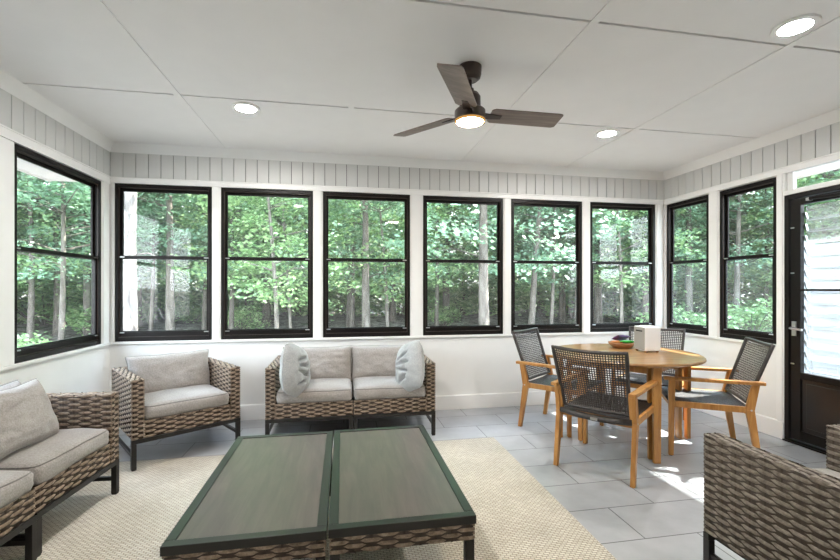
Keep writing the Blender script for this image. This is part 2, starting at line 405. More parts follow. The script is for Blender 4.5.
for nm, place, a0, a1 in (('back', pb, XL, XR), ('left', pl, YR, D-.018), ('right', pr, DOOR[1]+.004, D-.018), ('right_near', pr, YR, DOOR[0]-.09)):
    mb = MB(); hexbox(mb, place, a0, a1, -.018, 0, .002, .148); hexbox(mb, place, a0, a1, -.014, 0, .148, .153)
    structure(mb.build('baseboard_'+nm, M['trim'], bevel=.002))

# windows -------------------------------------------------------------------
def window(n, a0, a1, z0, z1, place, mid=1.588, hazy=False):
    root = empty('window_%d' % n, place((a0+a1)/2, 0, z0)); structure(root)
    c = Vector(root.location)
    def P(a, d, z): return Vector(place(a, d, z))-c
    def ring(mb, a0, a1, z0, z1, d0, d1, ws, wt, wb, mi=0):
        hexbox(mb, P, a0, a0+ws, d0, d1, z0, z1, mi); hexbox(mb, P, a1-ws, a1, d0, d1, z0, z1, mi)
        hexbox(mb, P, a0+ws, a1-ws, d0, d1, z1-wt, z1, mi); hexbox(mb, P, a0+ws, a1-ws, d0, d1, z0, z0+wb, mi)
    mb = MB(); ring(mb, a0+.001, a1-.001, z0+.001, z1-.001, -.004, T+.002, .027, .034, .040)
    ring(mb, a0+.027, a1-.027, z0+.040, z1-.034, .006, .012, .006, .007, .004, 1)
    mb.build('window_frame', [M['bronze'], M['bronze2']], root, bevel=.0015)
    mb = MB(); ring(mb, a0+.028, a1-.028, mid-.016, z1-.035, .038, .056, .024, .030, .030)
    us = mb.build('upper_sash', M['bronze'], root, bevel=.0015)
    mb = MB(); hexbox(mb, P, a0+.050, a1-.050, .044, .047, mid+.012, z1-.063); mb.build('pane', M['pane_screen'], us)
    mb = MB(); ring(mb, a0+.028, a1-.028, z0+.041, mid+.018, .016, .035, .024, .030, .056)
    hexbox(mb, P, a0+.06, a1-.06, .008, .018, z0+.076, z0+.086)
    ls = mb.build('lower_sash', M['bronze'], root, bevel=.0015)
    mb = MB(); hexbox(mb, P, a0+.050, a1-.050, .024, .027, z0+.095, mid-.010); mb.build('pane', M['pane_hazy' if hazy else 'pane'], ls)
    for s, aa in ((1, a0), (-1, a1)):
        for zz in (mid+.004, z0+.082):
            mb = MB(); hexbox(mb, P, aa+s*.036, aa+s*.075, .004, .018, zz-.005, zz+.004); mb.build('latch', M['silver'], ls, bevel=.002)
    return root
k = 1
for a, b in BACK: window(k, a, b, WINZ0, WINZ1-.003, pb); k += 1
for a, b in RIGHT: window(k, a, b, WINZ0+.01, WINZ1-.013, pr, hazy=True); k += 1
for a, b in LEFT: window(k, a, b, WINZ0, WINZ1-.023, pl, 1.565); k += 1
# transom above the door
root = structure(empty('window_%d' % k, (XR, 2.55, TRANS[2])))
c = Vector(root.location); P = lambda a, d, z: Vector(pr(a, d, z))-c
mb = MB()
for a, b, z0, z1 in ((2.10,2.13,2.125,2.30), (2.975,3.022,2.125,2.30), (2.13,2.975,2.125,2.138), (2.13,2.975,2.285,2.30)): hexbox(mb, P, a, b, .02, T, z0, z1)
f = mb.build('window_frame', M['trim'], root, bevel=.002)
mb = MB(); hexbox(mb, P, 2.13, 2.975, .040, .044, 2.138, 2.285); mb.build('pane', M['pane'], f)

# door ----------------------------------------------------------------------
root = structure(empty('door_1', (XR, 2.56, 0))); c = Vector(root.location)
P = lambda a, d, z: Vector(pr(a, d, z))-c
mb = MB(); y0, y1, zt = DOOR
hexbox(mb, P, y1-.040, y1-.002, -.012, .10, 0.005, zt-.002); hexbox(mb, P, y0+.002, y0+.040, -.012, .10, 0.005, zt-.002)
hexbox(mb, P, y0+.04, y1-.04, -.012, .10, zt-.040, zt-.002); hexbox(mb, P, y0+.04, y1-.04, -.012, .10, .005, .028)
mb.build('door_frame', M['bronze'], root, bevel=.003)
mb = MB(); a0, a1 = y0+.046, y1-.046
hexbox(mb, P, a1-.078, a1, .0, .040, .035, zt-.046); hexbox(mb, P, a0, a0+.078, .0, .040, .035, zt-.046)
hexbox(mb, P, a0+.078, a1-.078, .0, .040, zt-.10, zt-.046); hexbox(mb, P, a0+.078, a1-.078, .0, .040, .035, .115)
hexbox(mb, P, a0+.078, a1-.078, .0, .040, .545, .60); hexbox(mb, P, a0+.078, a1-.078, .004, .036, 1.275, 1.293)
leafd = mb.build('door_leaf', M['bronze'], root, bevel=.003)
mb = MB(); hexbox(mb, P, a0+.070, a1-.070, .014, .030, .11, .555)
hexbox(mb, P, a0+.115, a1-.115, .008, .016, .15, .515); kp = mb.build('kick_panel', M['kick'], root, bevel=.006)
mb = MB(); nl = 14
for i in range(nl):                                     # tilted glass louvers
    z = .615+i*(1.96-.615)/nl
    mb.hexa([P(a0+.092,.066,z), P(a1-.092,.066,z), P(a1-.092,.071,z+.002), P(a0+.092,.071,z+.002),
             P(a0+.092,.036,z+.108), P(a1-.092,.036,z+.108), P(a1-.092,.041,z+.110), P(a0+.092,.041,z+.110)])
    hexbox(mb, P, a0+.092, a1-.092, .064, .073, z-.007, z+.001, 1)
mb.build('louver_glass', [M['louver'], M['louver_edge']], root)
mb = MB()
for i in range(nl):
    z = .615+i*(1.96-.615)/nl
    for aa in (a0+.080, a1-.092): mb.hexa([P(aa,.05,z+.01), P(aa+.012,.05,z+.01), P(aa+.012,.075,z), P(aa,.075,z), P(aa,.028,z+.062), P(aa+.012,.028,z+.062), P(aa+.012,.05,z+.058), P(aa,.05,z+.058)])
mb.build('louver_clips', M['silver'], root)
mb = MB(); hexbox(mb, P, a1-.050, a1-.016, -.010, .002, .90, 1.02); mb.tube([P(a1-.032,-.004,.965), P(a1-.032,-.045,.965), P(a1-.05,-.052,.963), P(a1-.13,-.052,.958)], .010, 10)
mb.build('door_handle', M['silver'], root, smooth=False)
for z in (.66, 1.42, 1.80):
    mb = MB(); hexbox(mb, P, a1-.030, a1-.004, -.006, .002, z, z+.010); mb.build('hinge_clip', M['silver'], leafd)
mb = MB(); mb.tube([P(a1-.16,-.030,zt-.070), P(a0+.2,-.030,zt-.090)], .013, 12); dc = mb.build('door_closer', M['bronze'], root)
mb = MB(); hexbox(mb, P, a1-.175, a1-.150, -.044, .002, zt-.085, zt-.060); mb.build('closer_bracket', M['silver'], dc, bevel=.004)
mb = MB(); hexbox(mb, P, y0-.002, y1+.002, -.03, .11, .0005, .012); mb.build('threshold', M['bronze'], root, bevel=.003)

# ceiling lights --------------------------------------------------------------
def ceiling_light(x, y, label):
    t = tag(empty('ceiling_light', (x, y, ZC)), label, 'ceiling light', 'recessed ceiling lights')
    mb = MB(); mb.lathe([(.070,-.010),(.098,-.010),(.100,-.006),(.100,.0),(.070,.0),(.070,-.010)], 40); mb.build('trim_ring', M['trim'], t, smooth=False)
    mb = MB(); mb.lathe([(0,-.0085),(.071,-.0085),(.071,-.002),(0,-.002)], 40); mb.build('lens', M['lamp'], t)
ceiling_light(-.709, 3.335, 'round lit recessed light in the ceiling above the loveseat, left of the fan')
ceiling_light(2.246, 3.327, 'round lit recessed light in the ceiling above the dining table')
ceiling_light(2.275, 1.797, 'large looking lit recessed light at the upper right corner of the picture')
ceiling_light(-.709, 1.80, 'round lit recessed light in the ceiling above the coffee tables, out at top left')

# ceiling fan -----------------------------------------------------------------
fan = tag(empty('ceiling_fan', (.757, 2.48, ZC)), 'dark bronze three-blade ceiling fan with a glowing round light', 'ceiling fan')
mb = MB(); mb.lathe([(0,-.085),(.045,-.085),(.062,-.070),(.068,-.050),(.070,-.004),(.070,0)], 40); mb.build('canopy', M['fan_metal'], fan, smooth=False, bevel=.002)
mb = MB(); mb.lathe([(0,-.17),(.0125,-.17),(.0125,-.08),(0,-.08)], 20); mb.lathe([(.012,-.165),(.024,-.160),(.024,-.135),(.018,-.13)], 20); mb.build('downrod', M['fan_metal'], fan, smooth=True)
mb = MB(); mb.lathe([(0,-.325),(.090,-.325),(.093,-.318),(.093,-.270),(.086,-.262),(.064,-.255),(.064,-.185),(.052,-.165),(.020,-.158),(0,-.158)], 44); mb.build('motor_housing', M['fan_metal'], fan)
mb = MB(); mb.lathe([(0,-.348),(.050,-.346),(.074,-.340),(.082,-.332),(.082,-.322),(0,-.322)], 44)
lk = mb.build('light_lens', M['fan_lamp'], fan, smooth=True)
mb = MB(); mb.lathe([(.0825,-.338),(.090,-.337),(.0925,-.326),(.0825,-.326),(.0825,-.338)], 44); mb.build('light_rim', M['fan_rim'], lk)
def blade(ang, L=.585):
    d = Vector((math.cos(ang), math.sin(ang), 0)); q = Vector((-d.y, d.x, 0)); mb = MB()
    z = -.285; tilt = R(-13)
    def pt(r, w, dz): return d*r+q*w*math.cos(tilt)+Vector((0,0,z+w*math.sin(tilt)+dz))
    prof = [(.125,-.050,.050),(.145,-.064,.064),(L-.02,-.074,.060),(L,-.068,.050)]
    for (r0,a0,b0),(r1,a1,b1) in zip(prof[:-1], prof[1:]):
        mb.hexa([pt(r0,a0,-.004),pt(r1,a1,-.004),pt(r1,b1,-.004),pt(r0,b0,-.004),pt(r0,a0,.004),pt(r1,a1,.004),pt(r1,b1,.004),pt(r0,b0,.004)])
    b = mb.build('blade', M['blade'], fan)
    mb = MB(); mb.hexa([pt(.07,-.03,-.010),pt(.20,-.018,-.008),pt(.20,.018,-.008),pt(.07,.03,-.010),pt(.07,-.03,-.003),pt(.20,-.018,-.004),pt(.20,.018,-.004),pt(.07,.03,-.003)])
    mb.build('blade_bracket', M['fan_metal'], b, bevel=.002)
for tip in ((.478, 1.905), (1.385, 2.50), (.355, 2.95)):
    blade(math.atan2(tip[1]-2.48, tip[0]-.757))

# ------------------------------------------------------------------ wicker
def weave(mb, O, U, V, ul, vl, stake=.062, row=.0168, amp=.0036, ph=0.0, mi=0):
    """real over-and-under strands: rows along U, stacked along V, facing U x V"""
    O, U, V = Vector(O), Vector(U).normalized(), Vector(V).normalized(); Nn = U.cross(V)
    rows = max(1, round(vl/row)); nh = max(1, round(ul/stake)); rh = vl/rows
    segs = nh*6
    base_r = random.randint(0, 400)*3
    for r in range(rows):
        lo, hi = (r+.045)*rh, (r+.955)*rh; md = (lo+hi)/2
        jit = random.uniform(-.0006, .0006)
        pts = []
        for i in range(segs+1):
            s = i/segs; x = s*ul
            q = math.tanh(2.0*math.sin(math.pi*(s*nh+ph+r)))/.964; o = amp*q+jit
            hw = rh*(.432+.050*q)                         # narrower where it ducks under
            pts.append([O+U*x+V*(md-hw)+Nn*(o-.0028), O+U*x+V*md+Nn*(o+.0016), O+U*x+V*(md+hw)+Nn*(o-.0028)])
        n = len(mb.v)
        for p in pts: mb.v += [tuple(q) for q in p]
        for i in range(segs):
            for j in (0, 1):
                a = n+i*3+j
                mb.uv[len(mb.f)] = [(i/segs*ul*8, (base_r+r)*3.1+j*.3), ((i+1)/segs*ul*8, (base_r+r)*3.1+j*.3), ((i+1)/segs*ul*8, (base_r+r)*3.1+(j+1)*.3), (i/segs*ul*8, (base_r+r)*3.1+(j+1)*.3)]
                mb.f.append((a, a+3, a+4, a+1)); mb.m.append(mi)
    for h in range(nh):
        x = (h+.5)*ul/nh; w = .0042
        mb.quad(O+U*(x-w)+Nn*.0005, O+U*(x+w)+Nn*.0005, O+U*(x+w)+V*vl+Nn*.0005, O+U*(x-w)+V*vl+Nn*.0005, 1,
                uv=[(h*7.7,900+h*5),(h*7.7+.3,900+h*5),(h*7.7+.3,900.5+h*5),(h*7.7,900.5+h*5)])
def wicker_box(x0, x1, y0, y1, z0, z1, faces):
    """core box with weave on the named faces"""
    mb = MB(); e = .006
    mb.box(x0+e, x1-e, y0+e, y1-e, z0+.001, z1-e, 1)
    i = .0045
    X0, X1, Y0, Y1, Z1 = x0+i, x1-i, y0+i, y1-i, z1-i
    if 'f' in faces: weave(mb, (x0,Y0,z0), (1,0,0), (0,0,1), x1-x0, z1-z0, min(.064, (x1-x0)/2))
    if 'b' in faces: weave(mb, (x1,Y1,z0), (-1,0,0), (0,0,1), x1-x0, z1-z0, min(.064, (x1-x0)/2))
    if 'l' in faces: weave(mb, (X0,y1,z0), (0,-1,0), (0,0,1), y1-y0, z1-z0, min(.064, (y1-y0)/2))
    if 'r' in faces: weave(mb, (X1,y0,z0), (0,1,0), (0,0,1), y1-y0, z1-z0, min(.064, (y1-y0)/2))
    if 't' in faces:
        if x1-x0 > y1-y0: weave(mb, (x0,y0,Z1), (1,0,0), (0,1,0), x1-x0, y1-y0)
        else: weave(mb, (x1,y0,Z1), (0,1,0), (-1,0,0), y1-y0, x1-x0)
    return mb

def soft_axis(n, e):
    """-1..1 with extra points near the ends"""
    out = []
    for i in range(n+1):
        t = i/n*2-1
        out.append(math.copysign(1-(1-abs(t))**e, t))
    return out
def box_cushion(w, d, h, r=.035, crown=.018, seed=0):
    mb = MB(); ax, ay, az = soft_axis(22, 1.8), soft_axis(20, 1.8), soft_axis(8, 1.4)
    idx = {}
    def V3(u, v, t):
        k = (round(u,5), round(v,5), round(t,5))
        if k in idx: return idx[k]
        p = Vector((u*w/2, v*d/2, t*h/2))
        inn = Vector((max(-(w/2-r), min(w/2-r, p.x)), max(-(d/2-r), min(d/2-r, p.y)), max(-(h/2-r), min(h/2-r, p.z))))
        q = p-inn
        if q.length > 1e-6: p = inn+q.normalized()*r
        if t > 0: p.z += crown*t*(1-u**4)*(1-v**4)
        nv = noise.noise_vector(Vector((u*2.1+seed*7.3, v*2.1, t*1.5+seed)))
        p += nv*.006
        p.y += -.008*(1-u*u)*(1 if v < 0 else -1)*(1-abs(t))*abs(v)
        idx[k] = len(mb.v); mb.v.append(tuple(p)); return idx[k]
    def face(a, b, c, dd): mb.f.append((a, b, c, dd)); mb.m.append(0)
    for i in range(len(ax)-1):
        for j in range(len(ay)-1):
            for t, fl in ((1,0), (-1,1)):
                q = [V3(ax[i],ay[j],t), V3(ax[i+1],ay[j],t), V3(ax[i+1],ay[j+1],t), V3(ax[i],ay[j+1],t)]
                face(*(q[::-1] if fl else q))
    for i in range(len(ax)-1):
        for k in range(len(az)-1):
            for v, fl in ((-1,0), (1,1)):
                q = [V3(ax[i],v,az[k]), V3(ax[i+1],v,az[k]), V3(ax[i+1],v,az[k+1]), V3(ax[i],v,az[k+1])]
                face(*(q[::-1] if fl else q))
    for j in range(len(ay)-1):
        for k in range(len(az)-1):
            for u, fl in ((-1,1), (1,0)):
                q = [V3(u,ay[j],az[k]), V3(u,ay[j+1],az[k]), V3(u,ay[j+1],az[k+1]), V3(u,ay[j],az[k+1])]
                face(*(q[::-1] if fl else q))
    # piping round the top and bottom edge
    pp = MB(); o = r*.30
    for t in (1, -1):
        loop = []
        for i in range(0, 84):
            a = 2*math.pi*i/84
            cx, cy = math.cos(a), math.sin(a); m = max(abs(cx), abs(cy)); u, v = cx/m, cy/m
            p = Vector((u*w/2, v*d/2, 0))
            inn = Vector((max(-(w/2-r), min(w/2-r, p.x)), max(-(d/2-r), min(d/2-r, p.y)), 0)); q = p-inn
            if q.length > 1e-6: p = inn+q.normalized()*(r-o)
            p.z = t*(h/2-o)
            p += noise.noise_vector(Vector((u*2.1+seed*7.3, v*2.1, t*1.5+seed)))*.006
            p.y += -.006*(1-u*u)*(1 if v < 0 else -1)*(1-abs(t)*.7)*abs(v)
            loop.append(p)
        pp.tube(loop, .0038, 6, closed=True)
    return mb, pp
def pillow(w, h, t, k=4, a=.5, pinch=.05, n=30, seed=0, wr=.006, creases=(), rnd_=0.0):
    """soft cushion standing in the xz plane, thickness along y"""
    mb = MB(); ax = soft_axis(n, 1.5)
    def P(u, v, side):
        f = max(0, (1-abs(u)**k))**a*max(0, (1-abs(v)**k))**a
        x = w/2*u*(1-pinch*(1-v*v)*abs(u))*(1-rnd_*(u*v)**2); z = h/2*v*(1-pinch*(1-u*u)*abs(v))*(1-rnd_*(u*v)**2)
        y = side*t/2*f
        nv = noise.noise_vector(Vector((u*1.7+seed*5.1, v*1.7, seed*3.3)))
        x += nv.x*wr; z += nv.z*wr; y += nv.y*wr*.6
        y += side*f*wr*1.3*noise.noise(Vector((u*5+seed, v*5, side*2.0)))
        for (cu, cv, ang, ln, dp, wd) in creases:
            du, dv = u-cu, v-cv; al = du*math.cos(ang)+dv*math.sin(ang); ac = -du*math.sin(ang)+dv*math.cos(ang)
            if abs(al) < ln: y -= side*dp*math.exp(-(ac/wd)**2)*(1-(al/ln)**2)*f
        return (x, y, z)
    m = len(ax); idx = {}
    for side in (-1, 1):
        for i in range(m):
            for j in range(m):
                edge = i in (0, m-1) or j in (0, m-1)
                if edge and side == 1: idx[(1,i,j)] = idx[(-1,i,j)]; continue
                idx[(side,i,j)] = len(mb.v); mb.v.append(P(ax[i], ax[j], side))
    for side in (-1, 1):
        for i in range(m-1):
            for j in range(m-1):
                q = [idx[(side,i,j)], idx[(side,i+1,j)], idx[(side,i+1,j+1)], idx[(side,i,j+1)]]
                mb.f.append(tuple(q if side == -1 else q[::-1])); mb.m.append(0)
    loop = [mb.v[idx[(-1,i,0)]] for i in range(m)]+[mb.v[idx[(-1,m-1,j)]] for j in range(1,m)]+[mb.v[idx[(-1,i,m-1)]] for i in range(m-2,-1,-1)]+[mb.v[idx[(-1,0,j)]] for j in range(m-2,0,-1)]
    pp = MB(); pp.tube(loop, .0036, 6, closed=True)
    return mb, pp

SEAT_Z0, ZARM, ZB = .335, .64, .215
def sofa_module(name, label, cat, w, d, arms, loc, rz, wick='wicker', group=None, seed=0, back_top=.73, zb=.215):
    """front faces local -y; the origin is on the floor under the middle of the piece"""
    t = tag(empty(name, loc, rz), label, cat, group)
    wm = [M[wick], M['core']]; aw = .080
    x0, x1 = -w/2, w/2; y0, y1 = -d/2, d/2
    ix0, ix1 = x0, x1
    if 'L' in arms:
        wicker_box(x0, x0+aw, y0, y1, zb, ZARM, 'fblrt').build('arm', wm, t, smooth=True); ix0 = x0+aw
    if 'R' in arms:
        wicker_box(x1-aw, x1, y0, y1, zb, ZARM, 'fblrt').build('arm', wm, t, smooth=True); ix1 = x1-aw
    wicker_box(ix0, ix1, y1-.075, y1, zb, ZARM, 'fbt'+('' if 'L' in arms else 'l')+('' if 'R' in arms else 'r')).build('back_panel', wm, t, smooth=True)
    mb = wicker_box(ix0, ix1, y0+.006, y0+.045, zb, SEAT_Z0+.004, 'f')
    mb.build('front_panel', wm, t, smooth=True)
    for s, has in ((-1, 'L' in arms), (1, 'R' in arms)):
        if not has:
            xx = x0 if s < 0 else x1-.04
            wicker_box(xx, xx+.04, y0+.046, y1-.076, zb, SEAT_Z0, 'lr').build('side_panel', wm, t, smooth=True)
    mb = MB()                                           # black base under the wicker
    for s in (0, 1):
        yy = y0 if s == 0 else y1-.03
        mb.box(x0, x1, yy, yy+.03, zb-.030, zb)
        xx = x0 if s == 0 else x1-.03
        xi = xx+.035 if s == 0 else xx-.035
        mb.box(xi, xi+.03, y0+.03, y1-.03, zb-.028, zb-.004)
    mb.box(ix0, ix1, y0+.045, y1-.075, SEAT_Z0-.022, SEAT_Z0-.004)
    mb.build('base_frame', M['black_metal'], t, bevel=.002)
    for xx in (x0, x1-.032):
        for yy in (y0, y1-.032):
            mb = MB(); mb.box(xx, xx+.032, yy, yy+.032, .006, zb-.030)
            lg = mb.build('leg', M['black_metal'], t, bevel=.002)
            mb = MB(); mb.box(xx+.003, xx+.029, yy+.003, yy+.029, 0, .006); mb.build('foot_cap', M['rubber'], lg)
    for xx in (x0+.006, x1-.026):
        mb = MB(); mb.box(xx, xx+.020, y0+.032, y1-.032, .085, .110); mb.build('stretcher', M['black_metal'], t, bevel=.002)
    cw = ix1-ix0-.006
    sc, pp = box_cushion(cw, d-.085, .105, seed=seed)
    cy = (y0-.008+y1-.078)/2; cx = (ix0+ix1)/2
    o = sc.build('seat_cushion', M['fabric'], t, smooth=True, loc=(cx, cy, SEAT_Z0+.0525))
    pp.build('piping', M['piping'], o, smooth=True)
    bh = .345
    bc, pp = pillow(cw+.03, bh, .19, k=4.5, a=.48, pinch=.05, seed=seed+3, wr=.008)
    o = bc.build('back_cushion', M['fabric'], t, smooth=True, loc=(cx, y1-.185, back_top-bh/2+.008)); o.rotation_euler.x = R(-14)
    pp.build('piping', M['piping'], o, smooth=True)
    return t

# left sofa along the left wall: two joined pieces
ra = R(86); fa = Vector((math.sin(ra), -math.cos(ra))); la = Vector((math.cos(ra), math.sin(ra)))
W1, DP = .662, .68
cA = Vector((-1.392, 2.985))-la*(W1/2)-fa*(DP/2)
sofa_module('sofa_section', 'brown wicker sofa piece by the left wall, its woven arm beside the corner armchair', 'sofa',
            W1, DP, 'R', (cA.x, cA.y, .008), ra, seed=1, group='wicker sofa pieces by the left wall')
cB = cA-la*(W1+.012)+fa*.01
sofa_module('sofa_section', 'brown wicker sofa piece with grey seat cushion cut off by the lower left picture corner', 'sofa',
            W1, DP, 'L', (cB.x, cB.y, .008), ra, seed=2, group='wicker sofa pieces by the left wall')
# armchair in the back left corner
rb = R(35.2); fb = Vector((math.sin(rb), -math.cos(rb)))
mid = Vector(((-1.462-.838)/2, (3.30+3.74)/2)); cC = mid-fb*(.69/2)
sofa_module('wicker_armchair', 'brown wicker armchair with grey cushions set at an angle in the back left corner', 'armchair', .765, .69, 'LR', (cC.x, cC.y, .008), rb, seed=4)
# loveseat under the back windows: two halves pushed together
sofa_module('loveseat_section', 'left half of the brown wicker loveseat under the back windows', 'loveseat', .711, .70, 'L', (-.63+.3555, 4.01, 0), 0, seed=5, group='loveseat halves')
sofa_module('loveseat_section', 'right half of the brown wicker loveseat under the back windows', 'loveseat', .711, .70, 'R', (.802-.3555, 4.01, 0), 0, seed=6, group='loveseat halves')
# armchair at the lower right, seen from its side
sofa_module('wicker_armchair', 'grey-brown wicker armchair with tall woven side panel at the lower right corner', 'armchair', .765, .70, 'LR', (1.613+.3825, 1.675-.35, 0), R(180), wick='wicker_g', seed=9, zb=.195)

# throw pillows on the loveseat
def throw_pillow(loc, rot, label, seed, creases):
    mb, pp = pillow(.43, .43, .19, k=2.2, a=.66, pinch=.0, seed=seed, wr=.010, n=46, creases=creases, rnd_=.15)
    o = mb.build('throw_pillow', M['pillow'], smooth=True); o.location = loc; o.rotation_euler = rot
    tag(o, label, 'pillow', 'pale grey throw pillows on the loveseat')
    q = pp.build('piping', M['pillow'], o, smooth=True)
CR = [(.0,.42,.3,.5,.07,.05),(.05,.14,.05,.55,.075,.045),(.0,-.15,-.2,.5,.075,.045),(0,-.46,.4,.45,.06,.05),(.25,-.1,1.4,.5,.04,.05)]
throw_pillow((-.395, 3.71, .606), (R(-8), R(18), R(68)), 'pale grey crumpled throw pillow against the left arm of the loveseat', 11, CR)
throw_pillow((.580, 3.71, .606), (R(-8), R(-18), R(-68)), 'pale grey crumpled throw pillow against the right arm of the loveseat', 23, CR)

# loose cushion leaning in front of the back cushion of the left sofa
mb, pp = pillow(.56, .34, .17, k=4, a=.5, pinch=.06, seed=31, wr=.008, n=36)
o = mb.build('loose_cushion', M['fabric'], smooth=True); o.location = (-1.70, 2.535, .615); o.rotation_euler = (R(-20), 0, R(88))
tag(o, 'taupe loose cushion leaning on the left sofa, in front of its back cushion', 'cushion'); pp.build('piping', M['piping'], o, smooth=True)

# ------------------------------------------------------------------ coffee tables
def coffee_table(x0, x1, y0, y1, label):
    w, l = x1-x0, y1-y0
    t = tag(empty('coffee_table', ((x0+x1)/2, (y0+y1)/2, .008)), label, 'coffee table', 'low wicker coffee tables')
    X, Y, Z = w/2, l/2, .392
    fw = .038
    mb = MB()
    mb.box(-X, X, -Y, -Y+fw, Z-.034, Z); mb.box(-X, X, Y-fw, Y, Z-.034, Z); mb.box(-X, -X+fw, -Y+fw, Y-fw, Z-.034, Z); mb.box(X-fw, X, -Y+fw, Y-fw, Z-.034, Z)
    mb.build('top_frame', M['table_frame'], t, bevel=.002)
    mb = MB(); mb.box(-X+fw, X-fw, -Y+fw, Y-fw, Z-.024, Z-.004); mb.build('tabletop', M['insert'], t)
    for args in ((-X+.004, X-.004, -Y+.004, -Y+.035, 'f'), (-X+.004, X-.004, Y-.035, Y-.004, 'b'), (-X+.004, -X+.035, -Y+.036, Y-.036, 'l'), (X-.035, X-.004, -Y+.036, Y-.036, 'r')):
        wicker_box(*args[:4], Z-.100, Z-.034, args[4]).build('wicker_apron', [M['wicker'], M['core']], t, smooth=True)
    for sx in (-1, 1):
        for sy in (-1, 1):
            mb = MB(); mb.box(sx*X-sx*.006, sx*X-sx*.042, sy*Y-sy*.006, sy*Y-sy*.042, 0, Z-.100); mb.build('leg', M['black_metal'], t, bevel=.002)
    mb = MB()
    mb.box(-X+.042, X-.042, -Y+.012, -Y+.030, .06, .078); mb.build('stretcher', M['black_metal'], t)
    mb = MB(); mb.box(-X+.042, X-.042, Y-.030, Y-.012, .06, .078); mb.build('stretcher', M['black_metal'], t)
    return t
coffee_table(-.626, -.060, 1.612, 2.735, 'left one of the two low wicker coffee tables with dark wooden tops')
coffee_table(-.054, .520, 1.616, 2.745, 'right one of the two low coffee tables, with green reflections on its dark top')

# rug
mb = MB(); mb.box(-1.78, 1.284, .55, 3.51, .0006, .008)
tag(mb.build('area_rug', M['rug'], bevel=.003), 'cream woven area rug on the grey tiles under the coffee tables', 'rug')

# ------------------------------------------------------------------ dining set
TC = Vector((2.405, 3.325)); TR = .60
tb = tag(empty('dining_table', (TC.x, TC.y, 0)), 'round teak dining table with doubled legs', 'dining table')
mb = MB()
mb.lathe([(0,.712),(TR-.03,.712),(TR-.006,.716),(TR,.724),(TR-.002,.734),(TR-.010,.740),(0,.740)], 72)
mb.build('tabletop', M['teak_top'], tb)
mb = MB(); s = .40
ring = [(TR-.12)*Vector((math.cos(R(a)), math.sin(R(a)))) for a in (-10, 80, 170, 260)]
for i in range(4):
    p, q = ring[i], ring[(i+1) % 4]; mb.beam((p.x,p.y,.677), (q.x,q.y,.677), .022, .070)
mb.build('apron', M['teak'], tb, bevel=.002)
for a in (-12, 78, 168, 258):
    d = Vector((math.cos(R(a)), math.sin(R(a)), 0)); q = Vector((-d.y, d.x, 0))
    for rr in (.545, .470):
        p = d*rr; mb = MB()
        mb.beam(p+Vector((0,0,.712)), p, .062, .030, up=d, w2=.050, h2=.028)
        mb.build('leg', M['teak'], tb, bevel=.003)

def ribbon(mb, pts, nrm, half, th, sidev):
    """flat cord through points"""
    n = len(mb.v)
    for p, nn in zip(pts, nrm):
        for a, b in ((-half,-th),(half,-th),(half,th),(-half,th)): mb.v.append(tuple(p+sidev*a+nn*b))
    for i in range(len(pts)-1):
        for j in range(4):
            j2 = (j+1) % 4
            mb.f.append((n+i*4+j, n+i*4+j2, n+(i+1)*4+j2, n+(i+1)*4+j)); mb.m.append(0)
def cord_mesh(surf, nu, nv, hu, hv, amp=.0018, th=.0012):
    """interlaced cords over surf(u, v), u, v in 0..1; nu cords run along v and nv along u"""
    mb = MB(); e = 1e-3
    def nrm(u, v):
        a = surf(min(1,u+e), v)-surf(max(0,u-e), v); b = surf(u, min(1,v+e))-surf(u, max(0,v-e)); return a.cross(b).normalized()
    for i in range(nu):
        u = (i+.5)/nu; pts, ns = [], []
        for j in range(nv+2):
            v = 0 if j == 0 else 1 if j == nv+1 else (j-.5)/nv
            nn = nrm(u, v); s = 0 if j in (0, nv+1) else (1 if (i+j) % 2 else -1)
            pts.append(surf(u, v)+nn*amp*s); ns.append(nn)
        sd = (surf(min(1,u+.01), .5)-surf(max(0,u-.01), .5)).normalized(); ribbon(mb, pts, ns, hu, th, sd)
    for j in range(nv):
        v = (j+.5)/nv; pts, ns = [], []
        for i in range(nu+2):
            u = 0 if i == 0 else 1 if i == nu+1 else (i-.5)/nu
            nn = nrm(u, v); s = 0 if i in (0, nu+1) else (-1 if (i+j+1) % 2 else 1)
            pts.append(surf(u, v)+nn*amp*s); ns.append(nn)
        sd = (surf(.5, min(1,v+.01))-surf(.5, max(0,v-.01))).normalized(); ribbon(mb, pts, ns, hv, th, sd)
    return mb

